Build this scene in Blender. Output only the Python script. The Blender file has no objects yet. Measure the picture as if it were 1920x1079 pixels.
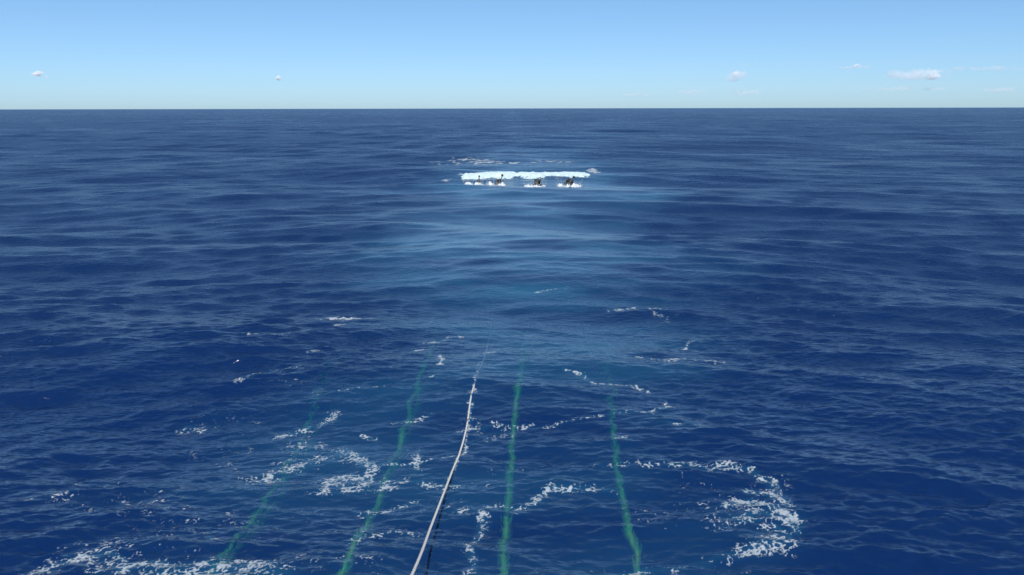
import bpy, bmesh, math, random
import numpy as np
from mathutils import Matrix, Vector, noise as mnoise

R = math.radians
sc = bpy.context.scene
random.seed(7)
rng = np.random.default_rng(11)

# ------------------------------------------------------------------ camera
CAM_H, PITCH, ROLL, FOC = 10.0, math.atan(336.0 / 1650.0), R(-0.11), 1650.0   # FOC in pixels of a 1920 wide picture
cam_data = bpy.data.cameras.new('camera')
cam_data.sensor_width = 36.0
cam_data.lens = 36.0 * FOC / 1920.0
cam_data.clip_start, cam_data.clip_end = 0.1, 200000.0
cam = bpy.data.objects.new('camera', cam_data)
sc.collection.objects.link(cam)
CAM_M = Matrix.Translation((0, 0, CAM_H)) @ Matrix.Rotation(math.pi / 2 - PITCH, 4, 'X') @ Matrix.Rotation(ROLL, 4, 'Z')
cam.matrix_world = CAM_M
sc.camera = cam

# ------------------------------------------------------------------ sky and sun
SUN_EL, SUN_ROT = R(56), R(173)
world = bpy.data.worlds.new('World')
sc.world = world
world.use_nodes = True
wn = world.node_tree
bg = wn.nodes['Background']
sky = wn.nodes.new('ShaderNodeTexSky')
sky.sky_type = 'NISHITA'
sky.sun_disc = False
sky.sun_elevation, sky.sun_rotation = SUN_EL, SUN_ROT
sky.altitude = 10.0
sky.air_density, sky.dust_density, sky.ozone_density = 0.65, 0.42, 10.0
veil = wn.nodes.new('ShaderNodeMix')          # even thin haze over the whole dome
veil.data_type, veil.blend_type = 'RGBA', 'ADD'
veil.inputs[0].default_value = 1.0
veil.inputs[7].default_value = (0.46, 0.90, 0.85, 1.0)
wn.links.new(sky.outputs['Color'], veil.inputs[6])
wn.links.new(veil.outputs[2], bg.inputs['Color'])
bg.inputs['Strength'].default_value = 0.094

sun_data = bpy.data.lights.new('sun', 'SUN')
sun_data.energy = 5.0
sun_data.angle = R(0.53)
sun_data.color = (1.0, 0.975, 0.94)
sun = bpy.data.objects.new('sun', sun_data)
sc.collection.objects.link(sun)
sun_dir = Vector((math.sin(SUN_ROT) * math.cos(SUN_EL), math.cos(SUN_ROT) * math.cos(SUN_EL), math.sin(SUN_EL)))
sun.rotation_euler = sun_dir.to_track_quat('Z', 'Y').to_euler()

vs = sc.view_settings
vs.view_transform, vs.look, vs.exposure, vs.gamma = 'Standard', 'None', 0.36, 1.0
vs.use_curve_mapping = False
sc.render.engine = 'CYCLES'
cy = sc.cycles
cy.use_denoising = True
sc.render.filter_size = 1.2
try:
    cy.denoiser = 'OPENIMAGEDENOISE'
    cy.denoising_input_passes = 'RGB_ALBEDO_NORMAL'
except Exception:
    pass
cy.max_bounces, cy.diffuse_bounces, cy.glossy_bounces = 14, 2, 3
cy.transmission_bounces, cy.transparent_max_bounces, cy.volume_bounces = 3, 8, 12
cy.caustics_reflective = cy.caustics_refractive = False
cy.sample_clamp_indirect = 4.0
cy.sample_clamp_direct = 2.5

# ------------------------------------------------------------------ helpers
def ray(px, py):
    d = CAM_M.to_3x3() @ Vector(((px - 960.0) / FOC, (539.5 - py) / FOC, -1.0))
    return d
def on_level(px, py, z=0.0):
    d = ray(px, py)
    t = (z - CAM_H) / d.z
    return Vector((d.x * t, d.y * t, z))
def at_depth(px, py, y):
    d = ray(px, py)
    t = y / d.y
    return Vector((d.x * t, y, CAM_H + d.z * t))

def tag(o, label=None, cat=None, group=None, kind=None):
    if label: o['label'] = label
    if cat: o['category'] = cat
    if group: o['group'] = group
    if kind: o['kind'] = kind
    return o
def link(name, mesh, mat=None, parent=None, smooth=True):
    if mat: mesh.materials.append(mat)
    if smooth:
        mesh.polygons.foreach_set('use_smooth', np.ones(len(mesh.polygons), bool))
    o = bpy.data.objects.new(name, mesh)
    sc.collection.objects.link(o)
    if parent: o.parent = parent
    return o
def empty(name, loc):
    o = bpy.data.objects.new(name, None)
    sc.collection.objects.link(o)
    o.location = loc
    return o
def grid_mesh(name, co, quads, attrs=None):
    m = bpy.data.meshes.new(name)
    n, q = len(co), len(quads)
    m.vertices.add(n)
    m.vertices.foreach_set('co', np.ascontiguousarray(co, np.float32).ravel())
    m.loops.add(q * 4)
    m.loops.foreach_set('vertex_index', np.ascontiguousarray(quads, np.int32).ravel())
    m.polygons.add(q)
    m.polygons.foreach_set('loop_start', np.arange(0, q * 4, 4, dtype=np.int32))
    for k, v in (attrs or {}).items():
        a = m.attributes.new(k, 'FLOAT', 'POINT')
        a.data.foreach_set('value', np.ascontiguousarray(v, np.float32))
    m.update(calc_edges=True)
    return m

_T = rng.random((256, 256)).astype(np.float32)
def vnoise(x, y, seed=0):
    x = np.asarray(x, np.float64) + seed * 17.31
    y = np.asarray(y, np.float64) + seed * 9.73
    xi, yi = np.floor(x), np.floor(y)
    fx, fy = (x - xi).astype(np.float32), (y - yi).astype(np.float32)
    fx, fy = fx * fx * fx * (fx * (6 * fx - 15) + 10), fy * fy * fy * (fy * (6 * fy - 15) + 10)
    a, b = xi.astype(np.int64) & 255, yi.astype(np.int64) & 255
    a1, b1 = (a + 1) & 255, (b + 1) & 255
    return (_T[a, b] * (1 - fx) + _T[a1, b] * fx) * (1 - fy) + (_T[a, b1] * (1 - fx) + _T[a1, b1] * fx) * fy
def fbm(x, y, octaves=4, seed=0, gain=0.5):
    s, amp, tot, f = 0.0, 1.0, 0.0, 1.0
    c, n = math.cos(0.6), math.sin(0.6)
    for i in range(octaves):
        s = s + amp * vnoise(x * f, y * f, seed + i * 3)
        x, y = c * x - n * y, n * x + c * y
        tot += amp
        amp *= gain
        f *= 2.03
    return s / tot
def sstep(a, b, v):
    t = np.clip((v - a) / (b - a), 0, 1)
    return t * t * (3 - 2 * t)

# ------------------------------------------------------------------ the waves
wave_rng = np.random.default_rng(1)
WAVES = []          # wavelength, kx, ky, amplitude, phase, band, side
def band(l0, l1, n, slope, spread, b, mean=0.0, side=0):
    for i in range(n):
        lam = l0 * (l1 / l0) ** ((i + wave_rng.random()) / n)
        k = 2 * math.pi / lam
        th = R(mean) + R(spread) * wave_rng.normal() * 0.6
        a = slope * math.sqrt(2.0 / n) / k
        WAVES.append((lam, k * math.sin(th), k * math.cos(th), a, wave_rng.random() * 6.2832, b, side))
band(16, 48, 14, 0.042, 30, 1, 8)
band(3.2, 15, 26, 0.082, 28, 2, 20, 1)
band(3.2, 15, 26, 0.082, 28, 2, -18, -1)
band(0.9, 3.2, 50, 0.165, 36, 3, 22, 1)
band(0.9, 3.2, 50, 0.165, 36, 3, -22, -1)
band(0.22, 0.9, 140, 0.205, 44, 4, 0)
WAVES.sort(key=lambda w: -w[0])

def wake_half_width(y):
    return np.interp(y, [0, 15, 23, 36, 80, 165, 400, 1500], [5, 6, 7.0, 9, 14.5, 16, 14, 20])
def wake_centre(y):
    return np.interp(y, [0, 20, 60, 120, 200, 400, 1500], [-0.2, 0.0, 1.0, 2.5, 6, 34, 200])
def wake(x, y):
    u = np.abs(x - wake_centre(y)) / wake_half_width(y)
    u = u + 1.5 * (fbm(x / 16.0, y / 9.0, 4, 4) - 0.5)
    s = 1 - sstep(0.35, 1.25, u)
    return s * np.where(y > 0, 1.0, 0.3) * np.interp(y, [0, 120, 180, 260, 500, 1200], [1, 0.95, 0.6, 0.4, 0.2, 0.0])
def gust(x, y):
    near = fbm(x / 6.0, y / 9.0, 3, 21)
    far = fbm(x / 70.0, y / 45.0, 4, 33)
    return np.clip(1.0 + 1.5 * (near - 0.5) + 1.9 * (far - 0.5), 0.6, 1.08)

def displace(x, y, spacing, wk, gs):
    """offsets of the water surface; points sorted so that spacing never falls"""
    x = x.astype(np.float32); y = y.astype(np.float32)
    dx = np.zeros_like(x); dy = np.zeros_like(x); dz = np.zeros_like(x)
    lost = np.zeros_like(x)
    right = sstep(-14, 14, x + 0.0 * y).astype(np.float32)
    wk = wk * np.interp(y, [0, 24, 36, 50], [0.25, 0.3, 0.75, 1.0])
    m4 = (gs * (1 - 0.88 * wk)).astype(np.float32)
    m3 = (np.sqrt(gs) * (1 - 0.6 * wk)).astype(np.float32)
    m2 = (1 - 0.15 * wk).astype(np.float32)
    for lam, kx, ky, a, ph, b, side in WAVES:
        n = int(np.searchsorted(spacing, lam / 2.2))
        k = math.hypot(kx, ky)
        s2 = 0.5 * (a * k) ** 2
        mod = 1.0 if b == 1 else (m2 if b == 2 else (m3 if b == 3 else m4))
        sd = 1.0 if side == 0 else (right if side > 0 else 1 - right)
        fade = np.ones_like(x)
        fade[n:] = 0
        if n:
            fade[:n] = 1 - sstep(lam / 3.4, lam / 2.2, spacing[:n])
            am = (a * fade * mod * sd)[:n]
            p = (kx * x[:n].astype(np.float64) + ky * y[:n] + ph).astype(np.float64)
            p = np.mod(p, 2 * math.pi).astype(np.float32)
            sn, cs = np.sin(p), np.cos(p)
            dz[:n] += am * cs
            q = 0.8 if b < 3 else (0.45 if b == 3 else 0.0)
            dx[:n] -= am * sn * (q * kx / k)
            dy[:n] -= am * sn * (q * ky / k)
        lost += s2 * (mod * sd * (1 - fade)) ** 2
    return dx, dy, dz, lost

def surface(x, y, spacing=0.04):
    x = np.atleast_1d(np.asarray(x, np.float64)); y = np.atleast_1d(np.asarray(y, np.float64))
    sp = np.broadcast_to(np.asarray(spacing, np.float64), x.shape)
    order = np.argsort(sp, kind='stable')
    dx, dy, dz, _ = displace(x[order], y[order], sp[order], wake(x[order], y[order]), gust(x[order], y[order]))
    inv = np.empty_like(order); inv[order] = np.arange(len(order))
    return x + dx[inv], y + dy[inv], dz[inv].astype(np.float64)
def level_at(x, y, spacing=0.3):
    return float(surface(x, y, spacing)[2][0])

# ------------------------------------------------------------------ materials
def new_mat(name):
    m = bpy.data.materials.new(name)
    m.use_nodes = True
    nt = m.node_tree
    nt.nodes.clear()
    out = nt.nodes.new('ShaderNodeOutputMaterial')
    return m, nt, out
def N(nt, t, **kw):
    n = nt.nodes.new(t)
    for k, v in kw.items():
        if k in n.inputs:
            n.inputs[k].default_value = v
        else:
            setattr(n, k, v)
    return n
def attr(nt, name):
    n = nt.nodes.new('ShaderNodeAttribute')
    n.attribute_name = name
    return n.outputs['Fac']
def math_n(nt, op, a, b=None):
    n = nt.nodes.new('ShaderNodeMath')
    n.operation = op
    for i, v in enumerate((a, b)):
        if v is None: continue
        if isinstance(v, (int, float)): n.inputs[i].default_value = v
        else: nt.links.new(v, n.inputs[i])
    return n.outputs[0]
def mixc(nt, f, a, b):
    n = nt.nodes.new('ShaderNodeMix')
    n.data_type = 'RGBA'
    for s, v in ((0, f), (6, a), (7, b)):
        if isinstance(v, (int, float)): n.inputs[s].default_value = v
        elif isinstance(v, tuple): n.inputs[s].default_value = (*v, 1)
        else: nt.links.new(v, n.inputs[s])
    return n.outputs[2]

def sea_material():
    m, nt, out = new_mat('sea_water')
    L = nt.links.new
    geo = N(nt, 'ShaderNodeNewGeometry')
    aer, rough, slick = attr(nt, 'aerated'), attr(nt, 'ripple_loss'), attr(nt, 'slick')
    # fine capillary ripples
    mp = N(nt, 'ShaderNodeMapping', Scale=(1.0, 1.7, 1.0))
    L(geo.outputs['Position'], mp.inputs['Vector'])
    n1 = N(nt, 'ShaderNodeTexNoise', Scale=2.3, Detail=2.0, Roughness=0.55)
    L(mp.outputs[0], n1.inputs['Vector'])
    bump = N(nt, 'ShaderNodeBump', Distance=0.10)
    st = math_n(nt, 'MULTIPLY', math_n(nt, 'ADD', 0.5, math_n(nt, 'MULTIPLY', attr(nt, 'fine'), 1.0)), math_n(nt, 'SUBTRACT', 1.0, math_n(nt, 'MULTIPLY', slick, 0.5)))
    L(st, bump.inputs['Strength'])
    mp2 = N(nt, 'ShaderNodeMapping', Scale=(0.7, 1.0, 1.0))
    L(geo.outputs['Position'], mp2.inputs['Vector'])
    n3 = N(nt, 'ShaderNodeTexNoise', Scale=0.5, Detail=3.0, Roughness=0.6)
    L(mp2.outputs[0], n3.inputs['Vector'])
    hh = math_n(nt, 'ADD', n1.outputs['Fac'], math_n(nt, 'MULTIPLY', math_n(nt, 'MULTIPLY', n3.outputs['Fac'], attr(nt, 'distant')), 5.5))
    L(hh, bump.inputs['Height'])
    # upwelling body colour: clear deep water to aerated wake water
    n2 = N(nt, 'ShaderNodeTexNoise', Scale=0.16, Detail=4.0, Roughness=0.55)
    L(geo.outputs['Position'], n2.inputs['Vector'])
    a2 = math_n(nt, 'MULTIPLY', aer, math_n(nt, 'ADD', 0.4, math_n(nt, 'MULTIPLY', n2.outputs['Fac'], 1.2)))
    col = mixc(nt, a2, (0.0013, 0.0120, 0.057), (0.010, 0.068, 0.130))
    p = N(nt, 'ShaderNodeBsdfPrincipled')
    L(col, p.inputs['Base Color'])
    p.inputs['IOR'].default_value = 1.333
    L(rough, p.inputs['Roughness'])
    L(bump.outputs[0], p.inputs['Normal'])
    tr = N(nt, 'ShaderNodeBsdfTransparent')
    fr = N(nt, 'ShaderNodeFresnel', IOR=1.333)
    L(bump.outputs[0], fr.inputs['Normal'])
    tv = math_n(nt, 'MULTIPLY', math_n(nt, 'SUBTRACT', 1.0, fr.outputs[0]), 0.8)
    tv = math_n(nt, 'MULTIPLY', tv, math_n(nt, 'SUBTRACT', 1.0, math_n(nt, 'MULTIPLY', a2, 0.8)))
    tv = math_n(nt, 'MULTIPLY', tv, attr(nt, 'clear'))
    cmb = N(nt, 'ShaderNodeCombineColor')
    for i in range(3): L(tv, cmb.inputs[i])
    tv_s = N(nt, 'ShaderNodeVectorMath', operation='SCALE'); tv_s.inputs[3].default_value = 0.32
    tv_r = N(nt, 'ShaderNodeVectorMath', operation='SCALE'); tv_r.inputs[3].default_value = 0.68
    L(cmb.outputs[0], tv_s.inputs[0]); L(cmb.outputs[0], tv_r.inputs[0])
    L(tv_s.outputs[0], tr.inputs['Color'])
    rf = N(nt, 'ShaderNodeBsdfRefraction', IOR=1.333, Roughness=0.0)
    L(tv_r.outputs[0], rf.inputs['Color']); L(bump.outputs[0], rf.inputs['Normal'])
    add0 = N(nt, 'ShaderNodeAddShader')
    L(tr.outputs[0], add0.inputs[0]); L(rf.outputs[0], add0.inputs[1])
    add = N(nt, 'ShaderNodeAddShader')
    L(p.outputs[0], add.inputs[0]); L(add0.outputs[0], add.inputs[1])
    L(add.outputs[0], out.inputs['Surface'])
    va = N(nt, 'ShaderNodeVolumeAbsorption', Color=(0.12, 0.72, 0.50, 1), Density=0.62)
    L(va.outputs[0], out.inputs['Volume'])
    return m
def plain(name, col, rough=0.6, var=0.25, scale=8.0, bump=0.0, spec=0.5):
    m, nt, out = new_mat(name)
    p = N(nt, 'ShaderNodeBsdfPrincipled', Roughness=rough)
    n = N(nt, 'ShaderNodeTexNoise', Scale=scale, Detail=4.0)
    tc = N(nt, 'ShaderNodeTexCoord')
    nt.links.new(tc.outputs['Object'], n.inputs['Vector'])
    lo = tuple(c * (1 - var) for c in col); hi = tuple(min(1, c * (1 + var)) for c in col)
    nt.links.new(mixc(nt, n.outputs['Fac'], lo, hi), p.inputs['Base Color'])
    p.inputs['Specular IOR Level'].default_value = spec
    if bump:
        b = N(nt, 'ShaderNodeBump', Strength=bump, Distance=0.03)
        nt.links.new(n.outputs['Fac'], b.inputs['Height'])
        nt.links.new(b.outputs[0], p.inputs['Normal'])
    nt.links.new(p.outputs[0], out.inputs['Surface'])
    return m
MAT_SEA = sea_material()
MAT_DEEP = plain('deep_water', (0.001, 0.004, 0.012), 1.0, 0.0, spec=0.0)
def foam_material():
    m, nt, out = new_mat('foam')
    tc = N(nt, 'ShaderNodeTexCoord')
    n = N(nt, 'ShaderNodeTexNoise', Scale=16.0, Detail=4.0, Roughness=0.65)
    nt.links.new(tc.outputs['Object'], n.inputs['Vector'])
    d = N(nt, 'ShaderNodeBsdfDiffuse', Color=(0.37, 0.415, 0.46, 1))
    t = N(nt, 'ShaderNodeBsdfTransparent')
    thick = attr(nt, 'thick')
    mx = N(nt, 'ShaderNodeMixShader')
    r_ = N(nt, 'ShaderNodeMapRange')
    r_.inputs[1].default_value, r_.inputs[2].default_value = 0.30, 0.72
    nt.links.new(math_n(nt, 'ADD', n.outputs['Fac'], math_n(nt, 'MULTIPLY', thick, 0.45)), r_.inputs[0])
    r_.inputs[1].default_value, r_.inputs[2].default_value = 0.42, 1.32
    nt.links.new(r_.outputs[0], mx.inputs[0])
    nt.links.new(t.outputs[0], mx.inputs[1]); nt.links.new(d.outputs[0], mx.inputs[2])
    nt.links.new(mx.outputs[0], out.inputs['Surface'])
    return m
MAT_FOAM = foam_material()
MAT_SPRAY = plain('spray', (0.44, 0.465, 0.49), 0.85, 0.2, 5.0, 0.4, 0.3)
MAT_BOIL = plain('white_water', (0.37, 0.46, 0.485), 0.85, 0.45, 1.6, 0.8, 0.3)
MAT_ROPE = plain('rope_fibre', (0.40, 0.38, 0.36), 0.8, 0.3, 30.0, 0.4, 0.3)
MAT_HOSE = plain('green_fairing', (0.13, 0.78, 0.07), 0.7, 0.85, 1.6, 0.0, 0.2)
MAT_HOSE2 = plain('green_hose', (0.26, 0.8, 0.06), 0.6, 0.8, 1.3, 0.0, 0.3)
MAT_FLOAT = plain('dark_float_rubber', (0.009, 0.010, 0.011), 0.5, 0.3, 6.0, 0.2)
MAT_STEEL = plain('dark_steel', (0.030, 0.028, 0.028), 0.45, 0.3, 9.0, 0.2)

# ------------------------------------------------------------------ foam layout (picture points laid on the water)
FOAM = {}
def foam(patch, pts, width, cover):
    w = np.array([on_level(px, py)[:2] for px, py in pts])
    FOAM.setdefault(patch, []).append((w, width, cover))
RS, LS, BL, LOOSE = 'right_swirl', 'left_swirl', 'bottom_left', 'loose'
foam(RS, [(1395, 912), (1430, 917), (1465, 930), (1487, 946)], 0.09, 0.75)
foam(RS, [(1368, 932), (1410, 929), (1450, 942), (1490, 970)], 0.13, 0.75)
foam(RS, [(1378, 958), (1425, 952), (1460, 964), (1492, 984)], 0.11, 0.62)
foam(RS, [(1385, 968), (1420, 965)], 0.10, 0.45)
foam(RS, [(1445, 975), (1478, 990)], 0.09, 0.5)
foam(RS, [(1345, 945), (1360, 965), (1400, 950), (1440, 955), (1480, 960)], 0.38, 0.13)
foam(RS, [(1250, 868), (1290, 868), (1325, 880), (1360, 872)], 0.12, 0.45)
foam(RS, [(1360, 874), (1400, 884), (1438, 900), (1470, 930)], 0.16, 0.40)
foam(RS, [(1120, 868), (1190, 866), (1250, 868)], 0.10, 0.22)
foam(RS, [(1440, 990), (1460, 1005), (1430, 1015)], 0.26, 0.38)
foam(RS, [(1430, 1012), (1365, 1025), (1395, 1018)], 0.14, 0.36)
foam(RS, [(1360, 1028), (1280, 1038), (1210, 1044)], 0.10, 0.22)
foam(RS, [(1480, 880), (1500, 940), (1510, 985)], 0.35, 0.03)
foam(LOOSE, [(1210, 1044), (1150, 1058), (1085, 1076)], 0.09, 0.40)
foam(LOOSE, [(1340, 1055), (1355, 1072)], 0.12, 0.25)
foam(LOOSE, [(1410, 1055), (1400, 1068)], 0.08, 0.30)
foam(LOOSE, [(965, 940), (1010, 925), (1040, 908), (1090, 902), (1145, 906)], 0.10, 0.34)
foam(LOOSE, [(1040, 905), (1075, 905)], 0.12, 0.35)
foam(LS, [(615, 905), (622, 885), (655, 878), (690, 882), (685, 900), (650, 905)], 0.16, 0.50)
foam(LS, [(635, 828), (665, 840), (690, 860), (705, 868)], 0.14, 0.50)
foam(LS, [(640, 895), (690, 880), (700, 862)], 0.22, 0.22)
foam(LS, [(465, 895), (500, 878), (545, 862), (590, 850)], 0.20, 0.30)
foam(LS, [(470, 880), (530, 855), (560, 835)], 0.22, 0.10)
foam(LS, [(550, 825), (580, 835), (640, 842)], 0.28, 0.14)
foam(LS, [(600, 915), (650, 914), (700, 908), (740, 902)], 0.12, 0.30)
foam(LS, [(700, 862), (740, 857), (785, 856)], 0.06, 0.45)
foam(LS, [(560, 812), (590, 820)], 0.25, 0.10)
foam(LOOSE, [(785, 857), (815, 848), (850, 843)], 0.06, 0.22)
foam(LOOSE, [(780, 830), (784, 870)], 0.08, 0.30)
foam(LOOSE, [(527, 800), (560, 793), (600, 785), (618, 770)], 0.15, 0.36)
foam(LOOSE, [(345, 785), (385, 783), (395, 782)], 0.16, 0.25)
foam(LOOSE, [(370, 770), (440, 775), (470, 778)], 0.25, 0.05)
foam(BL, [(70, 1090), (120, 1062), (165, 1052), (200, 1046)], 0.16, 0.30)
foam(BL, [(165, 1050), (215, 1045), (240, 1058), (262, 1068), (295, 1058)], 0.08, 0.62)
foam(BL, [(240, 1074), (290, 1062), (340, 1066), (420, 1072), (500, 1074)], 0.14, 0.50)
foam(BL, [(190, 1060), (230, 1070), (200, 1078)], 0.14, 0.25)
foam(BL, [(300, 1085), (400, 1086), (520, 1088)], 0.35, 0.42)
foam(BL, [(420, 1055), (480, 1060), (520, 1062)], 0.10, 0.22)
foam(LOOSE, [(900, 1062), (890, 1035), (884, 1015), (880, 1005)], 0.09, 0.40)
foam(LOOSE, [(884, 1012), (905, 988), (912, 960), (905, 940), (930, 935)], 0.09, 0.40)
foam(LOOSE, [(860, 945), (900, 940), (950, 935), (975, 945)], 0.14, 0.16)
foam(LOOSE, [(690, 1003), (725, 995), (760, 985), (800, 990)], 0.10, 0.26)
foam(LOOSE, [(660, 1010), (700, 985), (690, 1005)], 0.10, 0.22)
foam(LOOSE, [(700, 950), (730, 940), (760, 930), (775, 925)], 0.10, 0.32)
foam(LOOSE, [(690, 945), (705, 938)], 0.12, 0.40)
foam(LOOSE, [(720, 890), (800, 895), (850, 898), (885, 900)], 0.13, 0.20)
foam(LOOSE, [(790, 895), (850, 897)], 0.03, 0.5)
foam(LOOSE, [(860, 800), (890, 795), (930, 792)], 0.12, 0.30)
foam(LOOSE, [(880, 780), (895, 800), (925, 815), (940, 800)], 0.22, 0.12)
foam(LOOSE, [(930, 795), (1000, 795), (1080, 785), (1150, 778)], 0.07, 0.24)
foam(LOOSE, [(985, 793), (1000, 790)], 0.06, 0.6)
foam(LOOSE, [(1150, 776), (1210, 772), (1262, 762)], 0.09, 0.40)
foam(LOOSE, [(1060, 695), (1090, 700), (1110, 716), (1150, 717), (1190, 720), (1218, 733)], 0.09, 0.45)
foam(LOOSE, [(1230, 740), (1262, 762)], 0.07, 0.25)
foam(LOOSE, [(1250, 795), (1290, 800), (1318, 806)], 0.08, 0.26)
foam(LOOSE, [(1160, 822), (1190, 818)], 0.07, 0.35)
foam(LOOSE, [(1195, 668), (1240, 670), (1275, 668)], 0.10, 0.34)
foam(LOOSE, [(1255, 675), (1300, 668), (1345, 675)], 0.18, 0.22)
foam(LOOSE, [(1270, 648), (1290, 633), (1312, 626)], 0.07, 0.34)
foam(LOOSE, [(1340, 620), (1390, 630)], 0.15, 0.08)
foam(LOOSE, [(1140, 576), (1185, 574), (1245, 578)], 0.13, 0.44)
foam(LOOSE, [(1230, 582), (1250, 592)], 0.15, 0.20)
foam(LOOSE, [(608, 590), (650, 588), (680, 588)], 0.16, 0.55)
foam(LOOSE, [(680, 588), (735, 588)], 0.10, 0.34)
foam(LOOSE, [(630, 612), (650, 610)], 0.12, 0.24)
foam(LOOSE, [(455, 640), (520, 637), (560, 634)], 0.14, 0.14)
foam(LOOSE, [(445, 718), (490, 702), (520, 695), (560, 690)], 0.14, 0.30)
foam(LOOSE, [(540, 720), (590, 735)], 0.35, 0.04)
foam(LOOSE, [(590, 665), (605, 660)], 0.10, 0.3)
foam(LOOSE, [(805, 640), (840, 630), (885, 625)], 0.14, 0.30)
foam(LOOSE, [(785, 652), (800, 650)], 0.08, 0.35)
foam(LOOSE, [(830, 660), (829, 680), (826, 690)], 0.06, 0.4)
foam(LOOSE, [(800, 715), (825, 710), (865, 712)], 0.09, 0.30)
foam(LOOSE, [(815, 700), (830, 698)], 0.06, 0.4)
foam(LOOSE, [(625, 735), (680, 732), (720, 728)], 0.06, 0.20)
foam(LOOSE, [(740, 782), (770, 780), (800, 776)], 0.10, 0.32)
foam(LOOSE, [(680, 805), (700, 810)], 0.07, 0.35)
foam(LOOSE, [(885, 665), (910, 662), (930, 658)], 0.06, 0.45)
foam(LOOSE, [(920, 625), (1000, 620), (1040, 622)], 0.16, 0.06)
foam(LOOSE, [(1000, 545), (1060, 540)], 0.10, 0.20)
foam(LOOSE, [(900, 905), (930, 880), (1000, 870)], 0.45, 0.03)
foam(LOOSE, [(790, 940), (850, 930)], 0.4, 0.03)
foam(LOOSE, [(1130, 1050), (1000, 1065), (960, 1075)], 0.35, 0.035)
foam(LOOSE, [(560, 1075), (660, 1040), (760, 1060)], 0.5, 0.035)
# loose specks drifting left of the hoses
foam(LOOSE, [(105, 925), (150, 940), (190, 950)], 0.35, 0.06)
foam(LOOSE, [(165, 895), (215, 890)], 0.14, 0.14)
foam(LOOSE, [(240, 940), (310, 920), (340, 980), (300, 1010), (380, 970), (400, 1010), (240, 1020)], 0.7, 0.045)
foam(LOOSE, [(398, 1012), (420, 1014)], 0.05, 0.5)
foam(LOOSE, [(150, 1035), (300, 1035), (420, 1040)], 0.35, 0.05)
foam(LOOSE, [(380, 830), (440, 850), (420, 800)], 0.8, 0.02)
foam(LOOSE, [(500, 960), (560, 990), (620, 980)], 0.6, 0.02)
foam(LOOSE, [(1240, 960), (1330, 940), (1320, 900)], 0.6, 0.03)
ROPE_WET = [(847, 885), (862, 840), (875, 790), (884, 745), (897, 705), (908, 675)]
foam(LOOSE, ROPE_WET, 0.035, 0.5)
foam(LOOSE, [(872, 745), (882, 735), (890, 742)], 0.10, 0.34)
FAR = 'far'
foam(FAR, [(832, 304), (850, 302), (880, 300), (900, 301)], 2.2, 0.3)
foam(FAR, [(880, 304), (960, 306), (1060, 305), (1090, 308)], 3.0, 0.10)
foam(FAR, [(885, 305), (940, 304), (990, 308)], 1.2, 0.12)
foam(FAR, [(960, 288), (1000, 288), (1030, 289)], 1.4, 0.18)
foam(FAR, [(980, 310), (1000, 312)], 0.8, 0.2)
foam(FAR, [(1105, 318), (1125, 325), (1110, 330)], 0.7, 0.35)
foam(FAR, [(862, 333), (866, 328)], 0.5, 0.4)
foam(FAR, [(835, 338), (842, 336)], 0.4, 0.25)

def seg_dist(X, Y, pts):
    d = np.full(X.shape, 1e9)
    for (x0, y0), (x1, y1) in zip(pts[:-1], pts[1:]):
        vx, vy = x1 - x0, y1 - y0
        L2 = vx * vx + vy * vy + 1e-9
        t = np.clip(((X - x0) * vx + (Y - y0) * vy) / L2, 0, 1)
        d = np.minimum(d, np.hypot(X - x0 - t * vx, Y - y0 - t * vy))
    return d
def foam_cover(X, Y, patches):
    c = np.zeros(X.shape)
    own = np.zeros(X.shape, np.int8)
    wx = X + 0.35 * (fbm(X / 0.7, Y / 0.7, 2, 60) - 0.5)
    wy = Y + 0.35 * (fbm(X / 0.7, Y / 0.7, 2, 70) - 0.5)
    for i, p in enumerate(patches):
        for pts, w, cov in FOAM[p]:
            if p == FAR: qx, qy = X, Y
            else: qx, qy = wx, wy
            # only near the line
            lo, hi = pts.min(0) - 4.5 * w - 0.4, pts.max(0) + 4.5 * w + 0.4
            m = (X > lo[0]) & (X < hi[0]) & (Y > lo[1]) & (Y < hi[1])
            if not m.any(): continue
            # a patch seen at a shallow angle is longer in depth than it looks
            d = seg_dist(qx[m], qy[m], pts)
            v = cov * (0.86 * np.exp(-(d / (w * 1.15)) ** 2) + 0.14 * np.exp(-(d / (w * 2.3)) ** 2))
            cm = c[m]
            own[m] = np.where(v > cm, i, own[m])
            c[m] = np.maximum(cm, v) + 0.3 * np.minimum(cm, v)
    return np.clip(c, 0, 0.8), own

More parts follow.
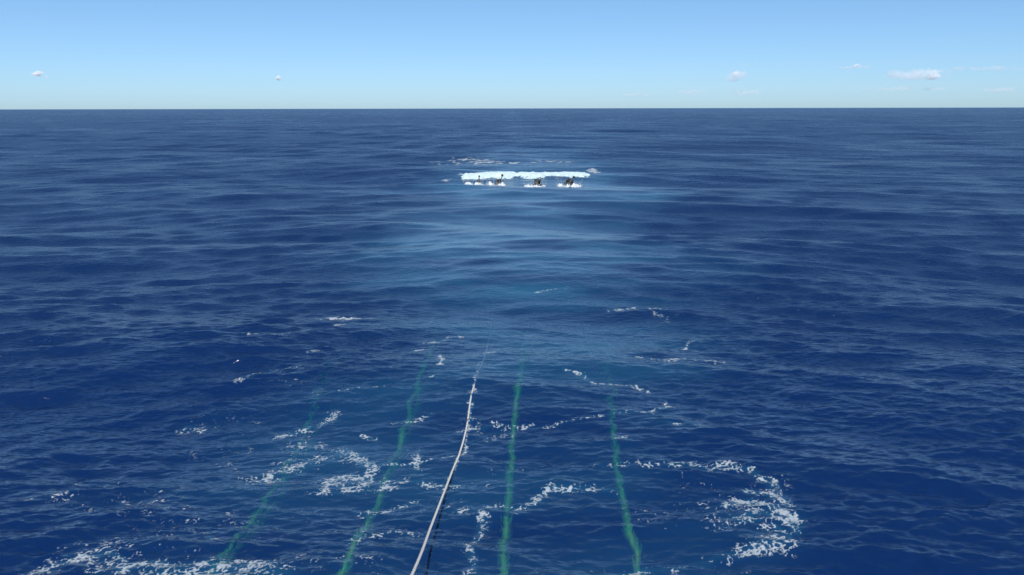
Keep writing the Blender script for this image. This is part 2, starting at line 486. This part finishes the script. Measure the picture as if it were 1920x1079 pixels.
# ------------------------------------------------------------------ the sea: one sheet to the horizon, closed below
def spacing_at(d):
    return np.minimum(np.maximum(0.042, 0.95 * d * d / 8800.0), np.where(d < 1500, 0.0082, 0.03) * d)
def build_sea():
    r = [0.6]
    while r[-1] < 12.5: r.append(r[-1] + max(0.25, 0.03 * (13 - r[-1])))
    while r[-1] < 70000:
        d = r[-1]
        r.append(d + spacing_at(d))
    r = np.array(r)
    dense = np.linspace(-R(38), R(38), 800)
    rest = np.linspace(R(38), R(322), 90)[1:-1]
    th = np.concatenate([dense, rest])
    nr, nt = len(r), len(th)
    RR, TT = np.meshgrid(r, th, indexing='ij')
    X, Y = (RR * np.sin(TT)).ravel(), (RR * np.cos(TT)).ravel()
    dr = np.gradient(r)
    sp_ring = np.maximum(dr, r * R(76) / 799)
    sp_ring[r < 13.2] = sp_ring[r >= 13.2].min()
    sp_ring = np.maximum.accumulate(sp_ring)
    wk, gs = wake(X, Y), gust(X, Y)
    spr = np.repeat(sp_ring, nt)
    dx, dy, dz, lost = displace(X, Y, spr, wk, gs)
    # outside the dense sector keep only long waves
    m = np.tile(np.concatenate([np.zeros(len(dense), bool), np.ones(len(rest), bool)]), nr)
    dz[m] *= 0.6; dx[m] = 0; dy[m] = 0
    co = np.empty((nr * nt + 1 + nt + 1, 3), np.float32)
    co[:nr * nt, 0], co[:nr * nt, 1], co[:nr * nt, 2] = X + dx, Y + dy, dz
    top_c, low0, bot_c = nr * nt, nr * nt + 1, nr * nt + 1 + nt
    co[top_c] = (0, 0, 0)
    co[low0:low0 + nt] = np.stack([X[-nt:], Y[-nt:], np.full(nt, -60.0)], 1)
    co[bot_c] = (0, 0, -60)
    i, j = np.meshgrid(np.arange(nr - 1), np.arange(nt), indexing='ij')
    j1 = (j + 1) % nt
    q = np.stack([i * nt + j, i * nt + j1, (i + 1) * nt + j1, (i + 1) * nt + j], -1).reshape(-1, 4)
    jj = np.arange(nt); jn = (jj + 1) % nt
    o = (nr - 1) * nt
    skirt = np.stack([o + jj, low0 + jj, low0 + jn, o + jn], -1)
    quads = np.concatenate([q, skirt])
    tri = np.concatenate([np.stack([np.full(nt, top_c), jj, jn], 1), np.stack([np.full(nt, bot_c), low0 + jn, low0 + jj], 1)])
    n_all = len(co)
    pad = n_all - nr * nt
    # aerated water: the wake, and milky water around each foam patch
    cov = np.zeros(X.shape)
    near = (RR.ravel() > 12) & (RR.ravel() < 230) & (Y > 10)
    cc, _ = foam_cover(X[near], Y[near], [RS, LS, BL, LOOSE, FAR])
    cov[near] = cc
    dist_fade = np.interp(Y, [0, 30, 48, 130, 400, 1500], [0.10, 0.16, 0.36, 0.42, 0.14, 0.0])
    streak = -0.75 + 3.5 * (fbm(X / 7.0, Y / 2.6, 4, 80))
    aer = np.clip(wk * dist_fade * np.clip(streak, 0.12, 2) + 0.42 * np.clip(cov * 2, 0, 1), 0, 1)
    rough = np.sqrt(np.sqrt(np.clip(2 * lost, 0, None) * 0.06 + 0.0004))
    m_ = bpy.data.meshes.new('sea')
    nq, ntr = len(quads), len(tri)
    m_.vertices.add(n_all); m_.vertices.foreach_set('co', co.ravel())
    loops = np.concatenate([quads.ravel(), tri.ravel()]).astype(np.int32)
    m_.loops.add(len(loops)); m_.loops.foreach_set('vertex_index', loops)
    m_.polygons.add(nq + ntr)
    m_.polygons.foreach_set('loop_start', np.concatenate([np.arange(nq) * 4, nq * 4 + np.arange(ntr) * 3]).astype(np.int32))
    mi = np.zeros(nq + ntr, np.int32)
    mi[len(q):nq] = 1; mi[nq + nt:] = 1
    m_.polygons.foreach_set('material_index', mi)
    for k, v in (('aerated', aer), ('ripple_loss', rough), ('slick', wk * np.interp(Y, [0, 24, 36, 50], [0.25, 0.3, 0.75, 1.0])), ('fine', np.clip(np.sqrt(lost) / 0.16, 0, 1)), ('distant', sstep(50, 170, np.hypot(X, Y))), ('clear', 1 - sstep(33, 48, np.hypot(X, Y)))):
        a = m_.attributes.new(k, 'FLOAT', 'POINT')
        a.data.foreach_set('value', np.concatenate([v, np.zeros(pad)]).astype(np.float32))
    m_.update(calc_edges=True)
    o = link('sea', m_, MAT_SEA)
    m_.materials.append(MAT_DEEP)
    tag(o, kind='structure', label='deep blue open sea with small waves and a smoother pale wake')
    print('SEA', nr, nt, 'tris', 2 * nq + ntr)
build_sea()

# ------------------------------------------------------------------ foam lying on the water
def build_foam(patches, x0, x1, y0, y1, cx, cyy, scale, lift):
    xs, ys = np.arange(x0, x1, cx), np.arange(y0, y1, cyy)
    X, Y = np.meshgrid(xs, ys, indexing='ij')
    cov, own = foam_cover(X, Y, patches)
    s = scale
    wx, wy = X + s * 0.5 * (fbm(X / (s * 1.6), Y / (s * 1.6), 2, 90) - 0.5), Y + s * 0.5 * (fbm(X / (s * 1.6), Y / (s * 1.6), 2, 95) - 0.5)
    f1 = fbm(wx / s, wy / (s * 1.3), 4, 40, 0.62)
    ridge = 1 - np.abs(2 * fbm(wx / (s * 2.6), wy / (s * 2.6), 3, 50, 0.5) - 1)
    ridge = ridge ** 2
    big = fbm(X / (s * 6), Y / (s * 6), 2, 55)
    nz = 0.42 * f1 + 0.62 * ridge + 0.40 * (big - 0.5)
    order = np.sort(nz.ravel())
    rank = np.searchsorted(order, nz.ravel()).reshape(nz.shape) / nz.size
    ex = rank - (1 - cov)                      # > 0 where foam covers
    ex = np.where(cov < 0.012, -0.1, ex)
    off = np.clip(ex / 0.06, -1.2, 1.6) * lift
    on = ex > 0
    cell = on[:-1, :-1] | on[1:, :-1] | on[:-1, 1:] | on[1:, 1:]
    ci, cj = np.nonzero(cell)
    nyy = len(ys)
    q = np.stack([ci * nyy + cj, (ci + 1) * nyy + cj, (ci + 1) * nyy + cj + 1, ci * nyy + cj + 1], 1)
    qo = own[ci, cj]
    res = {}
    for k, p in enumerate(patches):
        qq = q[qo == k]
        if not len(qq): continue
        u, inv = np.unique(qq, return_inverse=True)
        fx, fy = X.ravel()[u], Y.ravel()[u]
        rr = np.hypot(fx, fy)
        sp = np.maximum(spacing_at(rr), rr * R(76) / 799)
        sx, sy, sz = surface(fx, fy, sp)
        co = np.stack([sx, sy, sz + off.ravel()[u] + 0.25 * lift], 1)
        res[p] = (co, inv.reshape(-1, 4), {'thick': np.clip(ex.ravel()[u] / (0.02 + 0.5 * cov.ravel()[u]), 0, 1)})
        print('FOAM', p, len(qq))
    return res
near = build_foam([RS, LS, BL, LOOSE], -13.0, 11.0, 15.5, 30.0, 0.017, 0.022, 0.052, 0.005)
mid = build_foam([LOOSE], -17.0, 14.0, 30.0, 62.0, 0.03, 0.05, 0.09, 0.009)
far = build_foam([FAR], -16, 20, 90, 215, 0.22, 0.5, 0.9, 0.05)
def merge(parts):
    cs, qs, ts, n = [], [], [], 0
    for c, q, t in parts:
        cs.append(c); qs.append(q + n); ts.append(t['thick']); n += len(c)
    return np.concatenate(cs), np.concatenate(qs), {'thick': np.concatenate(ts)}
FOAM_LABELS = {
    RS: 'dense white foam swirl on the water at lower right of the hoses',
    LS: 'curling ring of white foam between the two left green hoses',
    BL: 'band of white foam along the bottom left edge of the picture',
}
for p, lab in FOAM_LABELS.items():
    if p in near:
        tag(link('sea_foam', grid_mesh('sea_foam', *near[p]), MAT_FOAM), lab, 'foam', None, 'stuff')
tag(link('sea_foam', grid_mesh('sea_foam', *merge([near[LOOSE], mid[LOOSE]])), MAT_FOAM),
    'thin scattered flecks and strings of foam over the near wake', 'foam', None, 'stuff')
tag(link('sea_foam', grid_mesh('sea_foam', *far[FAR]), MAT_FOAM),
    'thin pale foam streaks on the water behind the long white boil', 'foam', None, 'stuff')

# ------------------------------------------------------------------ tubes
def tube_mesh(name, pts, radius, sides=8, ref=Vector((0, 0, 1))):
    pts = [Vector(p) for p in pts]
    vs_, fs = [], []
    n = len(pts)
    for i, p in enumerate(pts):
        t = (pts[min(i + 1, n - 1)] - pts[max(i - 1, 0)]).normalized()
        a = t.cross(ref)
        if a.length < 1e-4: a = t.cross(Vector((1, 0, 0)))
        a.normalize(); b = a.cross(t)
        rad = radius(i / (n - 1)) if callable(radius) else radius
        for k in range(sides):
            w = 2 * math.pi * k / sides
            vs_.append(p + (a * math.cos(w) + b * math.sin(w)) * rad)
    for i in range(n - 1):
        for k in range(sides):
            k1 = (k + 1) % sides
            fs.append((i * sides + k, i * sides + k1, (i + 1) * sides + k1, (i + 1) * sides + k))
    fs.append(tuple(range(sides))[::-1]); fs.append(tuple((n - 1) * sides + k for k in range(sides)))
    m = bpy.data.meshes.new(name)
    m.from_pydata(vs_, [], fs)
    return m
def resample(pts, step):
    """smooth curve through the points (Catmull-Rom), evenly sampled"""
    P = [Vector(p) for p in pts]
    P = [P[0] * 2 - P[1]] + P + [P[-1] * 2 - P[-2]]
    out = []
    for i in range(1, len(P) - 2):
        n = max(2, int((P[i + 1] - P[i]).length / step))
        for k in range(n):
            t = k / n
            a, b, c, d = P[i - 1], P[i], P[i + 1], P[i + 2]
            out.append(0.5 * ((2 * b) + (c - a) * t + (2 * a - 5 * b + 4 * c - d) * t * t + (3 * b - a - 3 * c + d) * t ** 3))
    out.append(P[-2])
    return out

# ------------------------------------------------------------------ four floats, their splashes, the white boil
FLOATS = []
def lathe(name, prof, axis_pts=14):
    bm = bmesh.new()
    rings = []
    for (x, r_) in prof:
        rings.append([bm.verts.new((r_ * math.cos(2 * math.pi * k / axis_pts), x, r_ * math.sin(2 * math.pi * k / axis_pts))) for k in range(axis_pts)])
    for a, b in zip(rings[:-1], rings[1:]):
        for k in range(axis_pts):
            k1 = (k + 1) % axis_pts
            bm.faces.new((a[k], a[k1], b[k1], b[k]))
    bm.faces.new(rings[0][::-1]); bm.faces.new(rings[-1])
    bmesh.ops.recalc_face_normals(bm, faces=bm.faces)
    m = bpy.data.meshes.new(name); bm.to_mesh(m); bm.free()
    return m
def ball_mesh(name, r_, sq=1.0):
    bm = bmesh.new()
    bmesh.ops.create_icosphere(bm, subdivisions=2, radius=r_)
    for v in bm.verts: v.co.z *= sq
    m = bpy.data.meshes.new(name); bm.to_mesh(m); bm.free()
    return m
def frame_mesh(name, segs, r_):
    bm = bmesh.new()
    for a, b in segs:
        tm = tube_mesh('t', [a, (Vector(a) + Vector(b)) / 2, b], r_, 6)
        bm.from_mesh(tm); bpy.data.meshes.remove(tm)
    m = bpy.data.meshes.new(name); bm.to_mesh(m); bm.free()
    return m
def towed_float(px, py, label, spec):
    p = on_level(px, py)
    z = level_at(p.x, p.y, 1.4) - 0.08
    t = empty('towed_float', (p.x, p.y, z))
    tag(t, label, 'float', 'dark floats towed in a row before the white boil')
    s = spec['size']
    body = lathe('float_body', [(-1.15 * s, 0.06), (-1.0 * s, 0.2 * s), (-0.7 * s, 0.34 * s), (-0.2 * s, 0.4 * s), (1.6, 0.4 * s), (2.0, 0.3 * s), (2.15, 0.1)])
    b = link('float_body', body, MAT_FLOAT, t)
    b.location = (0, 1.0, 0.26); b.rotation_euler = (R(-spec.get('nose', 10)), 0, R(spec.get('yaw', 0)))
    for y in (-0.35, 0.7):
        rg = lathe('band', [(y - 0.05, 0.425 * s), (y + 0.05, 0.425 * s)])
        link('band', rg, MAT_STEEL, b)
    for (x, y, h, lean, ball) in spec['masts']:
        top = Vector((x + lean, y + 0.1, h))
        mm = tube_mesh('mast', [(x, y, 0.25), (x + lean * 0.5, y + 0.05, 0.25 + (h - 0.25) * 0.5), top], 0.07, 8)
        mo = link('mast', mm, MAT_STEEL, t)
        if ball:
            bo = link('marker_ball', ball_mesh('marker_ball', ball), MAT_FLOAT, mo)
            bo.location = top + Vector((0, 0, ball * 0.7))
    w, h = spec['frame']
    fr = frame_mesh('tow_frame', [((-w / 2, -0.5, 0.05), (-w / 2 * 0.6, 0, h)), ((w / 2, -0.5, 0.05), (w / 2 * 0.6, 0, h)), ((-w / 2 * 0.6, 0, h), (w / 2 * 0.6, 0, h)),
                                  ((-w / 2, -0.5, 0.05), (w / 2 * 0.6, 0, h)), ((0, -0.9, 0.0), (0, 0, h * 0.8)), ((-w / 2 * 0.6, 0, h), (-w / 2 * 0.5, 1.0, 0.3)), ((w / 2 * 0.6, 0, h), (w / 2 * 0.5, 1.0, 0.3))], 0.075)
    link('tow_frame', fr, MAT_STEEL, t)
    FLOATS.append(Vector((p.x, p.y, z)))
    return t
towed_float(897, 342, 'leftmost dark towed float, a thin upright post with a knob above splash',
            dict(size=0.85, masts=[(0.05, 0.0, 1.2, 0.06, 0.13)], frame=(0.55, 0.62), nose=12))
towed_float(934, 342, 'second dark towed float from left, marker ball leaning to its right',
            dict(size=0.9, masts=[(0.05, 0.0, 0.85, 0.12, 0), (0.15, 0.3, 1.15, 0.42, 0.17)], frame=(0.6, 0.68), nose=14, yaw=8))
towed_float(1008, 344, 'third dark towed float from left, broad frame with two short posts',
            dict(size=1.1, masts=[(-0.3, 0.0, 0.7, -0.05, 0.1), (0.34, 0.0, 1.05, 0.1, 0.0)], frame=(1.05, 0.66), nose=12, yaw=-5))
towed_float(1068, 344, 'rightmost dark towed float, widest frame with a marker ball on its right',
            dict(size=1.2, masts=[(-0.1, 0.0, 0.75, 0.0, 0.12), (0.3, 0.2, 1.0, 0.3, 0.15)], frame=(1.4, 0.66), nose=10, yaw=6))

def splash(idx, px0, px1, py, depth, height, label, seed):
    a, b = on_level(px0, py), on_level(px1, py)
    c = (a + b) / 2; w = (b - a).length
    nx, ny = 64, 22
    X, Y = np.meshgrid(np.linspace(-0.5, 0.5, nx) * w * 1.15, np.linspace(-0.5, 0.5, ny) * depth, indexing='ij')
    u, v = X / (w / 2), Y / (depth / 2)
    bow = v + 0.7 * (1 - u * u) - 0.25                    # crescent curving toward the viewer
    env = np.clip(1 - np.abs(u) ** 3, 0, 1) * np.exp(-(bow / 0.5) ** 2)
    n1 = fbm(X / 0.35 + seed, Y / 0.5, 4, seed, 0.6)
    n3 = fbm(X / 0.9 + seed * 2, Y / 1.6, 3, seed + 40, 0.6)
    h = height * env * (0.02 + 0.55 * u * u + 1.6 * (n1 - 0.42) + 1.8 * (n3 - 0.48)) * 1.2 - 0.05
    gx, gy = c.x + X, c.y + Y
    base = level_at(c.x, c.y, 1.3) - 0.03
    co = np.stack([gx, gy, base + h], -1).reshape(-1, 3)
    i, j = np.meshgrid(np.arange(nx - 1), np.arange(ny - 1), indexing='ij')
    q = np.stack([i * ny + j, (i + 1) * ny + j, (i + 1) * ny + j + 1, i * ny + j + 1], -1).reshape(-1, 4)
    keep = (h.reshape(-1)[q] > -0.045).any(1)
    q = q[keep]
    # droplets thrown up round the crescent
    cs, qs = [co], [q]; n = len(co)
    r2 = np.random.default_rng(seed)
    for k in range(150):
        uu = r2.uniform(-1.05, 1.05)
        x = c.x + uu * w / 2; y = c.y + depth * 0.5 * (-0.7 * (1 - uu * uu) + 0.25) + r2.normal() * 0.25
        z = base + abs(r2.normal()) * height * 0.6 + 0.03
        s = r2.uniform(0.015, 0.05)
        o = np.array([(s, 0, 0), (0, s, 0), (-s, 0, 0), (0, -s, 0), (0, 0, s * 1.2), (0, 0, -s * 1.2)]) + (x, y, z)
        cs.append(o)
        qs.append(np.array([(4, 0, 1, 2), (4, 2, 3, 0), (5, 2, 1, 0), (5, 0, 3, 2)]) + n); n += 6
    o = link('splash', grid_mesh('splash', np.concatenate(cs), np.concatenate(qs)), MAT_SPRAY)
    tag(o, label, 'splash', 'splashes round the floats', 'stuff')
splash(0, 868, 906, 346, 4.4, 0.66, 'white splash round the leftmost float', 3)
splash(1, 912, 948, 346, 3.8, 0.56, 'white splash round the second float from left', 5)
splash(2, 982, 1024, 347, 4.0, 0.58, 'white splash round the third float from left', 8)
splash(3, 1044, 1092, 347, 4.4, 0.66, 'white splash round the rightmost float', 13)

def white_boil():
    a, b = on_level(864, 334), on_level(1112, 334)
    nx, ny = 260, 60
    w, depth = (b - a).length, 9.0
    cx, cyy = (a.x + b.x) / 2, a.y + 2.4
    U, V = np.meshgrid(np.linspace(-1, 1, nx), np.linspace(-1, 1, ny), indexing='ij')
    X, Y = cx + U * w / 2 * 1.02, cyy + V * depth / 2 + U * 0.9
    wob = 0.45 * (fbm(X / 2.2, Y * 0 + 3, 3, 7) - 0.5)
    front = sstep(-1.0 + 0.25, -0.62 + 0.25, V + wob + 1.1 * (fbm(X / 0.8, Y / 1.5, 4, 17, 0.6) - 0.5))
    back = 1 - sstep(0.5, 0.95, V + wob + 0.7 * (fbm(X / 1.0, Y / 1.5, 4, 19, 0.6) - 0.5))
    ends = 1 - sstep(0.80, 1.0, np.abs(U) + 0.3 * (fbm(X / 0.9, Y / 0.9, 3, 27) - 0.5))
    dent = 1 - 0.45 * np.exp(-((U + 0.14) / 0.05) ** 2)
    n1 = fbm(X / 1.1, Y / 1.6, 4, 37, 0.55)
    n2 = fbm(X / 0.35, Y / 0.6, 3, 47, 0.6)
    h = front * back * ends * dent * (0.27 + 0.2 * (n1 - 0.35) + 0.2 * (n2 - 0.4)) - 0.06
    base = surface(X.ravel(), Y.ravel(), 1.1)[2].reshape(X.shape)
    co = np.stack([X, Y, base * 0.6 + h + 0.05], -1).reshape(-1, 3)
    i, j = np.meshgrid(np.arange(nx - 1), np.arange(ny - 1), indexing='ij')
    q = np.stack([i * ny + j, (i + 1) * ny + j, (i + 1) * ny + j + 1, i * ny + j + 1], -1).reshape(-1, 4)
    q = q[(h.reshape(-1)[q] > -0.055).any(1)]
    o = link('white_water', grid_mesh('white_water', co, q), MAT_BOIL)
    tag(o, 'long low bank of bright white boiling water behind the four floats', 'white water', None, 'stuff')
white_boil()

# ------------------------------------------------------------------ rope from the ship into the wake
def rope():
    bottom = at_depth(772, 1079, 13.4)
    enter = on_level(847, 886)
    sag = (bottom + enter) / 2 + Vector((0, 0, -0.06))
    mid_px = at_depth(809, 985, (bottom.y + enter.y) / 2)
    back = bottom + (bottom - enter) * 0.9 + Vector((0, 0, 0.5))
    pts = [back, bottom, mid_px, enter]
    for (px, py), dz in zip(ROPE_WET[1:] + [(914, 650), (920, 628), (926, 600)], [0.02, 0.0, -0.03, -0.06, -0.12, -0.3, -0.7, -1.4]):
        p = on_level(px, py, min(dz, 0))
        p.z = level_at(p.x, p.y, 0.15) * (0.9 if dz > -0.2 else 0.2) + dz
        pts.append(p)
    pts.append(pts[-1] + Vector((0.8, 9, -2.0)))
    path = resample(pts, 0.12)
    t = empty('tow_rope', path[0])
    tag(t, 'taut pale grey twisted rope running from the lower edge into the wake', 'rope')
    n = len(path); dist = 0
    strands = [[], [], []]
    for i, p in enumerate(path):
        if i: dist += (p - path[i - 1]).length
        tg = (path[min(i + 1, n - 1)] - path[max(i - 1, 0)]).normalized()
        a = tg.cross(Vector((0, 0, 1))).normalized(); b = a.cross(tg)
        for k in range(3):
            w = dist / 0.62 * 2 * math.pi + k * 2.0944
            strands[k].append(p + (a * math.cos(w) + b * math.sin(w)) * 0.0145 - path[0])
    for k in range(3):
        link('strand', tube_mesh('strand', strands[k], 0.0175, 7), MAT_ROPE, t)
rope()

# ------------------------------------------------------------------ green hoses under the surface
def hose(points, depths, target, label, seed):
    pts = [on_level(px, py, -d) for (px, py), d in zip(points, depths)]
    first = pts[0] + (pts[0] - pts[1]).normalized() * 6 + Vector((0, 0, 0.15))
    pts = [first] + pts
    last = pts[-1]
    pts.append(last.lerp(target, 0.05) + Vector((0, 0, -1.6)))
    pts.append(last.lerp(target, 0.35) + Vector((0, 0, -5.0)))
    pts.append(last.lerp(target, 0.75) + Vector((0, 0, -2.0)))
    pts.append(target + Vector((0, 0, -0.15)))
    path = resample(pts, 0.3)
    # the hose rides with the water above it and never breaks the surface
    px_, py_ = np.array([p.x for p in path]), np.array([p.y for p in path])
    long_z, real_z = surface(px_, py_, 0.8)[2], surface(px_, py_, 0.05)[2]
    ceil_z = np.array([real_z[max(0, i - 2):i + 3].min() for i in range(len(path))])
    for i, p in enumerate(path):
        p.z += 0.85 * long_z[i]
    r2 = random.Random(seed)
    t = empty('green_hose', path[0])
    tag(t, label, 'hose', 'green hoses towed under water')
    loc = [p - path[0] for p in path]
    wig = [p + Vector((0.10 * (mnoise.noise(Vector((i * 0.23, seed, 0)))), 0, 0.05 * mnoise.noise(Vector((i * 0.3, seed, 5))))) for i, p in enumerate(loc)]
    for i, w_ in enumerate(wig):
        w_.z = min(w_.z + 0.22 * mnoise.noise(Vector((i * 0.11, seed * 4.0, 2))) - 0.04, ceil_z[i] - 0.2 - path[0].z)
    link('hose_core', tube_mesh('hose_core', wig, 0.05, 10), MAT_HOSE2, t)
    # streaming fringe fastened along the hose
    vs_, fs = [], []
    for i in range(len(wig) - 1):
        if path[i].y > 60: break
        a, b = wig[i], wig[i + 1]
        tg = (b - a).normalized()
        dens = 0.15 + 1.7 * abs(mnoise.noise(Vector((i * 0.21, seed * 7.7, 9))))
        for k in range(int(85 * dens)):
            p = a.lerp(b, r2.random())
            w = r2.uniform(0, 6.283)
            side = Vector((math.cos(w), 0, math.sin(w) * 0.7))
            ln = r2.uniform(0.3, 0.9)
            lump = 0.6 + 0.9 * abs(mnoise.noise(Vector((i * 0.37, seed * 3, 1))))
            out = side * r2.uniform(0.02, 0.25) * lump * (1.0 if side.z < 0 else 0.75)
            wd = r2.uniform(0.008, 0.022)
            e = p + tg * ln + out + Vector((0.05 * r2.uniform(-1, 1), 0, 0))
            m_ = p + tg * ln * 0.45 + out * 0.75
            cr = tg.cross(side).normalized() * wd
            s = len(vs_)
            vs_ += [p - cr, p + cr, m_ + cr, m_ - cr, e + cr * 0.5, e - cr * 0.5]
            fs += [(s, s + 1, s + 2, s + 3), (s + 3, s + 2, s + 4, s + 5)]
    m = bpy.data.meshes.new('fringe'); m.from_pydata(vs_, [], fs)
    tag(link('fringe', m, MAT_HOSE, t), kind='stuff')
hose([(418, 1079), (455, 1020), (500, 955), (555, 870), (600, 800), (650, 740)], [0.45, 0.5, 0.65, 1.0, 2.0, 3.5], FLOATS[0],
     'leftmost green hose under the water, broad and faint', 1)
hose([(640, 1085), (668, 1025), (690, 975), (722, 905), (748, 845), (772, 785), (800, 715), (826, 650)], [0.16, 0.18, 0.24, 0.42, 0.62, 0.9, 1.3, 2.0], FLOATS[1],
     'bright green hose under water just left of the rope', 2)
hose([(940, 1085), (946, 1010), (952, 940), (957, 880), (964, 810), (970, 750), (982, 690), (992, 630)], [0.28, 0.34, 0.42, 0.5, 0.6, 0.75, 1.1, 1.9], FLOATS[2],
     'green hose under water just right of the rope', 3)
hose([(1203, 1085), (1188, 1020), (1172, 955), (1158, 895), (1150, 830), (1142, 770), (1132, 690)], [0.22, 0.28, 0.45, 0.75, 1.2, 1.8, 2.8], FLOATS[3],
     'rightmost green hose under water beside the right foam swirl', 4)

# ------------------------------------------------------------------ small far clouds
def cloud_material(name, density, col):
    m, nt, out = new_mat(name)
    tc = N(nt, 'ShaderNodeTexCoord')
    L = nt.links.new
    c = N(nt, 'ShaderNodeVectorMath', operation='SUBTRACT'); c.inputs[1].default_value = (0.5, 0.5, 0.42)
    L(tc.outputs['Generated'], c.inputs[0])
    ln = N(nt, 'ShaderNodeVectorMath', operation='LENGTH'); L(c.outputs[0], ln.inputs[0])
    oi = N(nt, 'ShaderNodeObjectInfo')
    ns = N(nt, 'ShaderNodeTexNoise', Scale=0.0055, Detail=5.0, Roughness=0.6)
    L(tc.outputs['Object'], ns.inputs['Vector'])
    v1 = math_n(nt, 'SUBTRACT', math_n(nt, 'ADD', math_n(nt, 'MULTIPLY', ns.outputs['Fac'], 4.2), -1.45), math_n(nt, 'MULTIPLY', ln.outputs['Value'], 2.1))
    mr = N(nt, 'ShaderNodeMapRange'); mr.interpolation_type = 'SMOOTHSTEP'
    mr.inputs[1].default_value, mr.inputs[2].default_value = -0.15, 0.35
    mr.inputs[4].default_value = density
    L(v1, mr.inputs[0])
    v = N(nt, 'ShaderNodeVolumePrincipled', Color=(*col, 1), Anisotropy=0.0)
    L(mr.outputs[0], v.inputs['Density'])
    L(v.outputs[0], out.inputs['Volume'])
    return m
CLOUD_D = 16000.0
def cloud(px, py, wpx, hpx, label, seed, mat, depth=0.8, flat=0.5):
    c = at_depth(px, py, CLOUD_D)
    s = CLOUD_D / FOC
    bm = bmesh.new()
    bmesh.ops.create_icosphere(bm, subdivisions=5, radius=1.0)
    for v in bm.verts:
        p = v.co.copy()
        q = Vector((p.x * wpx / hpx * 0.55, p.y, p.z)) + Vector((seed * 5.1, seed * 2.3, 0))
        n = mnoise.fractal(q * 1.3, 0.7, 2.1, 6) * 0.42
        k = 1 + n
        if p.z < 0: p.z *= flat
        v.co = Vector((p.x * wpx / 2 * s, p.y * hpx / 2 * s * depth * 2, p.z * hpx / 2 * s * 1.3)) * k
    m = bpy.data.meshes.new('cloud'); bm.to_mesh(m); bm.free()
    o = link('cloud', m, mat)
    o.location = c
    tag(o, label, 'cloud', 'small clouds low over the horizon')
W1 = cloud_material('cloud_bright', 0.02, (0.99, 0.995, 1.0))
W2 = cloud_material('cloud_thin', 0.014, (0.99, 0.995, 1.0))
W3 = cloud_material('cloud_faint', 0.0042, (0.985, 0.99, 1.0))
cloud(72, 139, 32, 11, 'small bright cloud puff at far left above the horizon', 1, W1)
cloud(88, 145, 14, 5, 'tiny wisp tucked under the right side of the far left puff', 2, W2)
cloud(523, 147, 16, 11, 'single small cloud puff left of centre', 3, W1)
cloud(1378, 145, 40, 24, 'faint round cloud with a pale upper rim, right of centre', 4, W3)
cloud(1379, 138, 14, 10, 'brighter knob on the faint round cloud right of centre', 5, W2)
cloud(1397, 122, 46, 5, 'thin grey wisp above the faint round cloud', 6, W3)
cloud(1598, 127, 72, 10, 'flat thin cloud with a bright top, at upper right', 7, W3)
cloud(1605, 123, 16, 7, 'bright cap on the flat thin cloud at upper right', 8, W1)
cloud(1720, 143, 112, 24, 'largest cloud, broad and soft, at right', 9, W3)
cloud(1748, 146, 30, 13, 'bright core of the largest cloud at right', 10, W2)
cloud(1845, 130, 160, 9, 'long thin grey streak of cloud at the right edge', 11, W3)
cloud(1670, 168, 110, 10, 'low row of small pale cloud under the largest one', 12, W3)
cloud(1755, 168, 60, 9, 'small pale cloud on the horizon below the bright core', 14, W3)
cloud(1870, 170, 70, 11, 'small pale cloud near the right edge low on the horizon', 15, W3)
cloud(1295, 174, 60, 12, 'small pale cloud low on horizon, leftmost of the right row', 16, W3)
cloud(1395, 175, 70, 11, 'small pale cloud low on horizon below the faint round cloud', 17, W3)
cloud(1185, 178, 70, 9, 'very faint flat cloud low on horizon right of the boil', 18, W3)
